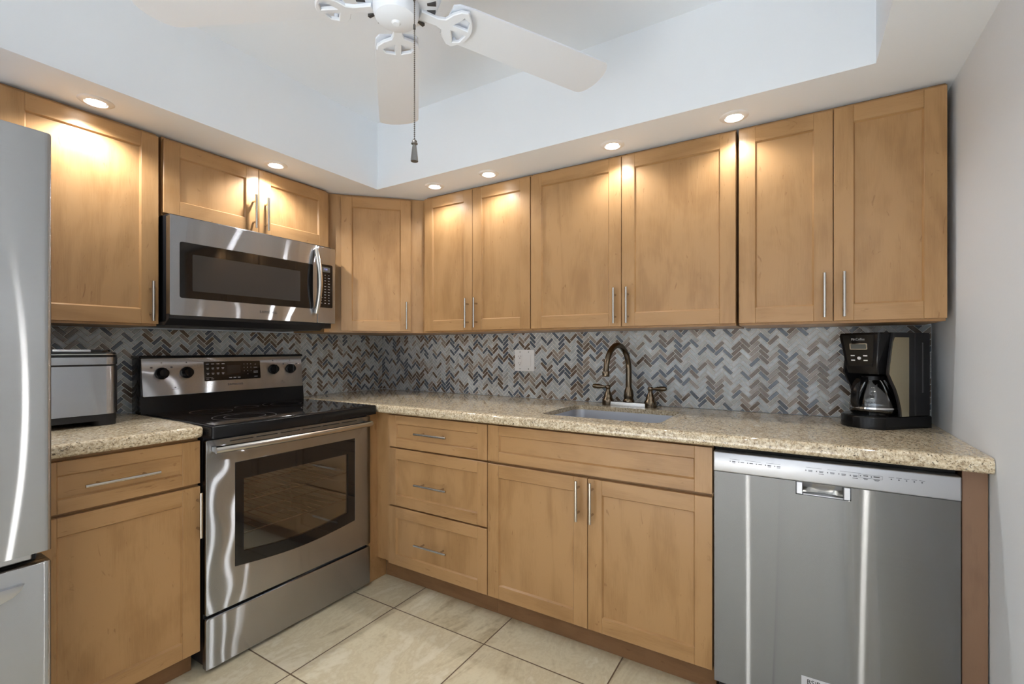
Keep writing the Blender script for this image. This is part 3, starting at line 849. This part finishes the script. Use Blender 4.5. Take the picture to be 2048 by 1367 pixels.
for r_ in range(11):
    for i in range(3):
        wd = rn.choice((.005, .008, .011)); x = Ym(-.779) + i * .022; z = 1.572 - r_ * .0145
        bx(bm, x - wd / 2, x + wd / 2, MF - .0012, MF - .0009, z - .0014, z + .0014)
link('key_markings', bm, grey_print, kp)
text('lettering', 'SAMSUNG', .0155, up(Ym(-1.055), MF - .0006, 1.3605), dark_print, md, spacing=1.2)
bm = B(); bx(bm, .13, .33, -.32, -.18, 1.2845, 1.2868); bx(bm, .40, .60, -.32, -.18, 1.2845, 1.2868); link('grease_filter', bm, dark_grey, mw)

# ------------------------------------------------------------------ refrigerator
FY1 = -1.884; FX = -.840
fr = thing('refrigerator', 'tall stainless refrigerator with bottom freezer at left edge', 'refrigerator', (0, FY1, 0), R(90))
fw = .830     # local x runs -fw .. 0
bm = B(); bx(bm, -fw + .006, -.006, -.745, -.03, .012, 1.738, 0, .004); link('body', bm, soft_grey, fr)
def bowed(z0, z1, x0, x1, yf, bow=.018, r=.012, n=20):
    bm = B()
    prof = []
    for k in range(n + 1):
        t = k / n; s = (2 * t - 1)
        y = yf + bow * s * s
        e = min(t, 1 - t) * (x1 - x0)
        if e < r: y += r - math.sqrt(max(0, r * r - (r - e) ** 2))
        prof.append((x0 + t * (x1 - x0), y))
    for ex in (.002, .005, .009):
        pass
    prof = []
    ts = [0, .002, .006, .012, .02, .03] + [.03 + .94 * k / n for k in range(1, n)] + [.97, .98, .988, .994, .998, 1]
    for t in ts:
        s = 2 * t - 1; y = yf + bow * s * s; e = min(t, 1 - t) * (x1 - x0)
        if e < r: y += r - math.sqrt(max(0, r * r - (r - e) ** 2))
        prof.append((x0 + t * (x1 - x0), y))
    prism(bm, prof + [(x1, -.752), (x0, -.752)], XY, z0, z1, bev=.006, seg=2)
    return bm
link('door', bowed(.672, 1.752, -fw, 0, FX, .001, .009), steel_f, fr, smooth=True)
fd = link('freezer_drawer', bowed(.060, .645, -fw, 0, FX, .001, .009), steel_f, fr, smooth=True)
bm = B(); bx(bm, -fw + .01, -.022, -.80, -.752, .646, .671); link('gasket_gap', bm, black_matte, fr)
bm = B(); bx(bm, -.40, -.035, -.826, -.8005, .6555, .6700, 0, .002); link('grip_strip', bm, silver_paint, fr)
bm = B()
prism(bm, [(-.62, .606), (-.052, .606), (-.058, .592), (-.072, .580), (-.095, .572), (-.62, .572)], XZ, -.842, -.852, bev=.004, seg=2)
link('handle', bm, silver_paint, fd, smooth=True)
bm = B(); bx(bm, -fw + .02, -.02, -.74, -.70, .0, .0115); link('kick_plate', bm, black_matte, fr)

# ------------------------------------------------------------------ dishwasher
dw = thing('dishwasher', 'stainless dishwasher under the right end of the counter', 'dishwasher', (2.2600, 0, 0))
w = .6125; DF = -.640
bm = B(); bx(bm, .004, w - .004, -.600, -.02, .10, .868); link('body', bm, black_matte, dw)
hole = rrect(.232, .378, .7500, .7875, .004, 3)
bm = B()
ow = [(.003, .095), (w - .001, .095), (w - .001, .7885), (.003, .7885)]
hz = [(.236, .7495), (.374, .7495), (.374, .7880), (.236, .7880)]
prism(bm, ow, XZ, -.606, DF, holes=[hz], bev=.002); dd = link('door', bm, steel_d, dw)
# pocket handle
bm = B()
for x0_, x1_ in ((.2365, .254), (.356, .3735)): bx(bm, x0_, x1_, -.6405, -.612, .7500, .7875, 0, .002)
bx(bm, .254, .356, -.6405, -.612, .7500, .7545, 0, .0015)
hp = link('handle_pocket', bm, silver_paint, dd)
bm = B(); nn = 12; rows = []
for k in range(nn + 1):
    x = .2542 + k * .1016 / nn; s = (2 * k / nn - 1)
    rows.append([bm.verts.new((x, -.614 - .010 * s * s, .7548)), bm.verts.new((x, -.613, .7680)), bm.verts.new((x, -.622, .7876))])
for a, c in zip(rows, rows[1:]):
    for i in range(2): bm.faces.new((a[i], c[i], c[i + 1], a[i + 1]))
bmesh.ops.solidify(bm, geom=bm.faces[:], thickness=.0012)
link('finger_grip', bm, dark_grey if False else steel_plain, hp, smooth=True)
bm = B(); prism(bm, rrect(.001, w, .7890, .8535, .003, 2), XZ, -.606, DF - .003, bev=.004, seg=3); cs = link('control_strip', bm, silver_paint, dw, smooth=True)
bm = B(); DS = DF - .0033
def dmark(x, z, wd, ht): bx(bm, x - wd / 2, x + wd / 2, DS - .0002, DS, z - ht / 2, z + ht / 2)
for i in range(6):
    x = .052 + i * .0255; dmark(x, .8265, .0026, .0032); dmark(x + .0105, .8265, .010, .0022)
    if i in (0, 4, 5): dmark(x + .0105, .8225, .009, .0015)
for x, wd in ((.065, .03), (.118, .045), (.175, .04)): dmark(x, .8335, wd, .0007)
link('cycle_marking', bm, dark_print, cs)
bm = B()
for i in range(5):
    x = .262 + i * .0275; dmark(x, .8255, .0028, .0032); dmark(x + .0115, .8265, .011, .0016); dmark(x + .0115, .8235, .010, .0016)
    if i in (1, 4): dmark(x + .0115, .8185, .013, .0014)
for x, wd in ((.282, .04), (.327, .02), (.372, .05)): dmark(x, .8345, wd, .0007)
for x, wd in ((.408, .011), (.433, .014)):
    dmark(x - .012, .8275, .0028, .0032); dmark(x, .8285, wd, .0030); dmark(x, .8205, wd, .0014); dmark(x, .8180, wd * .7, .0012)
for x in (.392, .446): dmark(x, .8275, .0006, .010)
for z in (.8325, .8225): dmark(.419, z, .054, .0006)
link('option_marking', bm, dark_print, cs)
bm = B()
for i in range(5): dmark(.466 + i * .0165, .8275, .0030, .0032); dmark(.466 + i * .0165, .8325, .012, .0010)
link('status_marking', bm, dark_print, cs)
bm = B(); bx(bm, .2505, .345, DF - .0006, DF - .0001, .120, .2005); stk = link('sticker', bm, sticker_m, dd)
text('sticker_lettering', 'BSiP', .020, up(.2640, DF - .0010, .186), black_matte, stk, align='LEFT')
bm = B(); bx(bm, .006, w - .004, -.56, -.545, .0005, .094); link('toe_panel', bm, black_matte, dw)

# ------------------------------------------------------------------ bread maker
bk = thing('bread_maker', 'stainless bread maker on the counter beside the fridge', 'bread maker', (0, -1.577, CZ1), R(90))
bw = .290    # local x -bw..0, y -.345 .. -.05
def slab(x0, x1, y0, y1, r, z0, z1, m, name, parent, bev=.003):
    bm = B(); prism(bm, rrect(x0, x1, y0, y1, r, 6), XY, z0, z1, bev=bev, seg=2); return link(name, bm, m, parent, smooth=True)
slab(-bw, 0, -.345, -.055, .045, .042, .216, steel_w, 'body', bk, .001)
slab(-bw + .003, -.003, -.342, -.058, .043, .216, .222, black_matte, 'seam', bk, .0005)
slab(-bw, 0, -.345, -.055, .045, .222, .248, steel_w, 'rim', bk, .001)
slab(-bw + .001, -.001, -.344, -.056, .044, .2485, .256, black_plastic, 'lid_seal', bk, .001)
ld_ = slab(-bw + .002, -.002, -.343, -.057, .044, .2565, .266, black_gloss, 'lid', bk, .005)
slab(-bw + .0005, -.0005, -.3445, -.0555, .0455, .2570, .2595, steel_plain, 'lid_rim', ld_, .0008)
slab(-bw + .016, -.016, -.329, -.071, .036, .2662, .276, black_gloss, 'lid_top', ld_, .004)
bm = B(); bx(bm, -.185, -.085, -.338, -.3300, .2665, .2745, 0, .001); link('latch', bm, silver_paint, ld_)
bm = B()
prism(bm, rrect(-bw + .002, -.002, -.343, -.057, .043, 6), XY, .019, .0415, bev=.002)
prism(bm, rrect(-bw + .006, -bw + .070, -.338, -.062, .028, 4), XY, .0005, .0188); prism(bm, rrect(-.078, -.006, -.338, -.062, .028, 4), XY, .0005, .0188)
link('base', bm, black_satin, bk, smooth=True)

# ------------------------------------------------------------------ coffee maker
cm = thing('coffee_maker', 'black drip coffee maker with chrome side on counter', 'coffee maker', (2.768, -.163, CZ1), R(-45))
hw = .083
# base
bm = B()
pb = [(hw, .110), (-hw, .110), (-hw, -.075)]
for k in range(1, 24): a = PI + PI * k / 24; pb.append((hw * math.cos(a), -.075 + .073 * math.sin(a)))
pb.append((hw, -.075))
prism(bm, pb, XY, .0006, .044, bev=.007, seg=3); link('base', bm, black_plastic, cm, smooth=True)
# rear column (reservoir)
bm = B(); prism(bm, rrect(-hw, hw, .030, .110, .012, 4), XY, .0445, .334, bev=.004, seg=2); rcol = link('reservoir', bm, black_satin, cm, smooth=True)
bm = B(); bx(bm, hw + .0003, hw + .0014, .064, .071, .125, .300, 0, .0004); link('water_gauge', bm, dark_grey, rcol)
# brew head: tapering block that overhangs the carafe
bm = B()
def quadring(z, wx, y0, y1): return [bm.verts.new(p) for p in ((-wx, y0, z), (wx, y0, z), (wx, y1, z), (-wx, y1, z))]
rows = [quadring(.190, .058, -.098, .0290), quadring(.212, .060, -.106, .0290), quadring(.325, hw - .0065, -.118, .0290), quadring(.335, hw - .009, -.114, .0290)]
for a, c in zip(rows, rows[1:]):
    for i in range(4): bm.faces.new((a[i], a[(i + 1) % 4], c[(i + 1) % 4], c[i]))
bm.faces.new(rows[0][::-1]); bm.faces.new(rows[-1])
bmesh.ops.bevel(bm, geom=[e for e in bm.edges if abs(e.verts[0].co.z - e.verts[1].co.z) > .005], offset=.006, segments=3, profile=.5, affect='EDGES')
hd = link('brew_head', bm, black_plastic, cm, smooth=True)
# control panel plate on the sloping front
sl_ = math.atan2(.012, .113)
def cpn(a, b_, t): return (a, -.106 - (b_ - .212) * math.tan(sl_) - t, b_)
bm = B()
prism(bm, [(-.045, .216), (.045, .216), (.060, .328), (-.060, .328)], cpn, .0003, .0018); pl_ = link('control_panel', bm, black_gloss, hd)
bm = B(); prism(bm, rrect(-.033, .033, .2755, .2975, .003, 3), cpn, .0019, .0032, holes=[rrect(-.029, .029, .2785, .2945, .002, 3)]); link('display_frame', bm, chrome, pl_)
bm = B(); prism(bm, rrect(-.029, .029, .2785, .2945, .002, 3), cpn, .0019, .0024); link('display', bm, lcd, pl_)
bm = B()
for x in (-.024, .023):
    for z in (.254, .237): prism(bm, [(x - .007, z - .002), (x + .007, z - .002), (x + .007, z + .002), (x - .007, z + .002)], cpn, .0019, .0036)
prism(bm, [(.0065 * math.cos(2 * PI * k / 16), .245 + .0055 * math.sin(2 * PI * k / 16)) for k in range(16)], cpn, .0019, .004)
link('buttons', bm, white_plastic, pl_)
text('lettering', 'Mr.Coffee', .0125, Matrix.Translation(cpn(0, .312, .0023)) @ Matrix.Rotation(R(90) + sl_, 4, 'X') @ Matrix.Shear('XZ', 4, (0, 0)), grey_print, pl_)
# chrome side panels following the carafe curve
for s in (1, -1):
    pr = [(.004, .0445), (.004, .322), (-.062, .322), (-.070, .300), (-.082, .225), (-.086, .192), (-.074, .170), (-.056, .140), (-.042, .105), (-.033, .070), (-.030, .0445)]
    bp_ = [(.0296, .0445), (.0296, .334), (-.066, .334)] + [(a - .003, c) for a, c in pr[3:]]
    bm = B(); prism(bm, bp_, YZ, s * (hw - .006), s * (hw + .0005)); sp_ = link('side_panel', bm, black_satin, cm)
    qr = [(a if i in (0, 1) else a + .002, c if i not in (1, 2) else c - .004) for i, (a, c) in enumerate(pr)]
    bm = B(); prism(bm, qr, YZ, s * (hw + .0007), s * (hw + .0020)); link('chrome_panel', bm, warm_chrome, sp_)
bm = B(); bx(bm, -.020, .020, .1105, .128, .05, .072, 0, .003); link('power_plug', bm, black_plastic, cm)
# carafe stands on the hot plate: a thing of its own
M45 = Matrix.Rotation(R(-45), 4, 'Z'); off = M45 @ Vector((0, -.0480, 0))
cf = thing('coffee_carafe', 'empty glass carafe with black handle in the coffee maker', 'carafe', (2.768 + off.x, -.163 + off.y, CZ1 + .0445), R(-45))
bm = B()
prf = [(.0, .0005), (.063, .0005), (.069, .006), (.0715, .02), (.070, .04), (.065, .065), (.056, .09), (.046, .110), (.040, .118), (.038, .1225)]
lathe(bm, prf, seg=40); inner = [(r_ - .002 if r_ > .01 else 0, z + .002 if z < .01 else z) for r_, z in prf]
lathe(bm, [(max(r_, 0), z) for r_, z in inner], seg=40)
link('glass', bm, carafe_glass, cf, smooth=True)
bm = B(); lathe(bm, [(.0, .1415), (.03, .1410), (.038, .136), (.038, .1226), (.0, .1226)][::-1], seg=32); link('lid', bm, black_plastic, cf, smooth=True)
bm = B(); lathe(bm, [(.0711, .022), (.0728, .022), (.0728, .028), (.0708, .028)], seg=40); link('band', bm, chrome, cf, smooth=True)
bm = B()
def hand(y, z, wd): return [bm.verts.new(p) for p in ((-wd, y, z), (wd, y, z))]
ho = [(-.036, .132), (-.066, .128), (-.080, .112), (-.089, .080), (-.090, .045), (-.083, .026)]
hi_ = [(-.036, .116), (-.060, .113), (-.068, .103), (-.0745, .078), (-.0770, .045), (-.0745, .030)]
prism(bm, ho + hi_[::-1], lambda a, c, t: (t, a, c), -.011, .011, bev=.003, seg=2)
link('handle', bm, black_plastic, cf, smooth=True)
bm = B()
for k in range(5):
    z = .045 + k * .013; r_ = .0712 - (z - .02) * .16 - max(0, z - .06) * .22
    for aa in (-52, -58): 
        a = R(aa + k * .5); bx(bm, r_ * math.cos(a) - .0022, r_ * math.cos(a) + .0022, r_ * math.sin(a) - .0006, r_ * math.sin(a) + .0006, z, z + .0014)
link('level_marks', bm, white_plastic, cf)

# ------------------------------------------------------------------ ceiling fan
HX, HY, BZ = 1.645, -1.460, 2.060
fn = thing('ceiling_fan', 'white five-blade ceiling fan hanging in the tray ceiling', 'ceiling fan', (HX, HY, 0))
bm = B(); lathe(bm, [(0, 2.404), (.065, 2.404), (.070, 2.385), (.045, 2.345), (.016, 2.335), (.016, 2.245), (0, 2.245)][::-1], seg=40); link('mount', bm, fan_white, fn, smooth=True)
bm = B(); lathe(bm, [(0, 2.052), (.070, 2.052), (.102, 2.062), (.112, 2.085), (.114, 2.16), (.105, 2.20), (.07, 2.235), (.02, 2.245), (0, 2.245)], seg=48); mt = link('motor_housing', bm, fan_white, fn, smooth=True)
bm = B()
for k in range(20):
    a = 2 * PI * k / 20
    T = Matrix.Rotation(a, 4, 'Z')
    q = B(); bx(q, .076, .098, -.004, .004, 2.0530, 2.0615)
    vv = {}
    for v in q.verts: vv[v] = bm.verts.new(T @ v.co)
    for f in q.faces: bm.faces.new([vv[v] for v in f.verts])
    q.free()
link('vents', bm, dark_grey, mt)
bm = B(); lathe(bm, [(0, 2.000), (.008, 2.000), (.012, 2.004), (.036, 2.006), (.050, 2.013), (.056, 2.026), (.056, 2.0515), (0, 2.0515)], seg=40); link('switch_cup', bm, fan_white, fn, smooth=True)
A0 = 135.0
def blade_mesh():
    bm = B(); o = []
    for x, h in ((.135, .048), (.15, .058), (.19, .062), (.40, .068), (.60, .072)): o.append((x, -h))
    for k in range(9): a = R(-90 + 22.5 * k); o.append((.628 + .034 * math.cos(a), .072 * math.sin(a) * (1 if abs(math.sin(a)) > .9 else .98)))
    for x, h in ((.60, .072), (.40, .068), (.19, .062), (.15, .058), (.135, .048)): o.append((x, h))
    prism(bm, o, XY, 0, .0055, bev=.001); return bm
def arm_mesh():
    bm = B(); o = [(.06, -.014), (.106, -.012), (.124, -.018), (.136, -.040), (.152, -.056), (.170, -.060)]
    for k in range(1, 9):
        y = -.060 + .12 * k / 9; o.append((.170 + .034 * (1 - (y / .06) ** 2), y))
    o += [(.170, .060), (.152, .056), (.136, .040), (.124, .018), (.106, .012), (.06, .014)]
    h1 = [(.150, .009), (.190, .009), (.184, .034), (.168, .042)]
    h2 = [(a, -c) for a, c in h1][::-1]
    prism(bm, o, XY, -.010, -.018, holes=[h1, h2], bev=.002)
    for x, y in ((.138, 0), (.176, .047), (.176, -.047)): cyl(bm, (x, y, -.0101), (x, y, -.0002), .006, seg=12)
    return bm
bmsh = None
for k in range(5):
    a = R(A0 + 72 * k)
    if bmsh is None:
        bl = link('blade', blade_mesh(), fan_white, fn, smooth=True); ar = link('blade_arm', arm_mesh(), fan_white, bl, smooth=True); bmsh = (bl, ar)
    else:
        bl = bmsh[0].copy(); COL.objects.link(bl); bl.parent = fn
        ar = bmsh[1].copy(); COL.objects.link(ar); ar.parent = bl
    bl.location = (0, 0, BZ); bl.rotation_euler = (R(-9), 0, a)
    bl.rotation_mode = 'XYZ'
bm = B()
px, py = 1.719 - HX, -1.473 - HY
z = 2.018
tube(bm, [(px * .72, py, 2.035), (px * .95, py, 2.030), (px, py, 2.022)], .0028, 8)
while z > 1.690:
    bmesh.ops.create_icosphere(bm, subdivisions=1, radius=.0021, matrix=Matrix.Translation((px, py, z))); z -= .0047
cyl(bm, (px, py, 2.02), (px, py, 1.688), .0007, seg=6); cyl(bm, (px, py, 1.964), (px, py, 1.954), .003, seg=10)
ch = link('pull_chain', bm, plain('chain_pewter', s2l(120, 118, 116), .35, 1), fn, smooth=True)
bm = B(); lathe(bm, [(0, 1.639), (.0088, 1.639), (.0085, 1.645), (.0055, 1.672), (.0042, 1.678), (.0075, 1.680), (.0075, 1.682), (.004, 1.684), (.006, 1.687), (.004, 1.690), (0, 1.691)], (px, py, 0), 16)
link('pendant', bm, plain('pendant_pewter', s2l(150, 148, 146), .3, 1), ch, smooth=True)
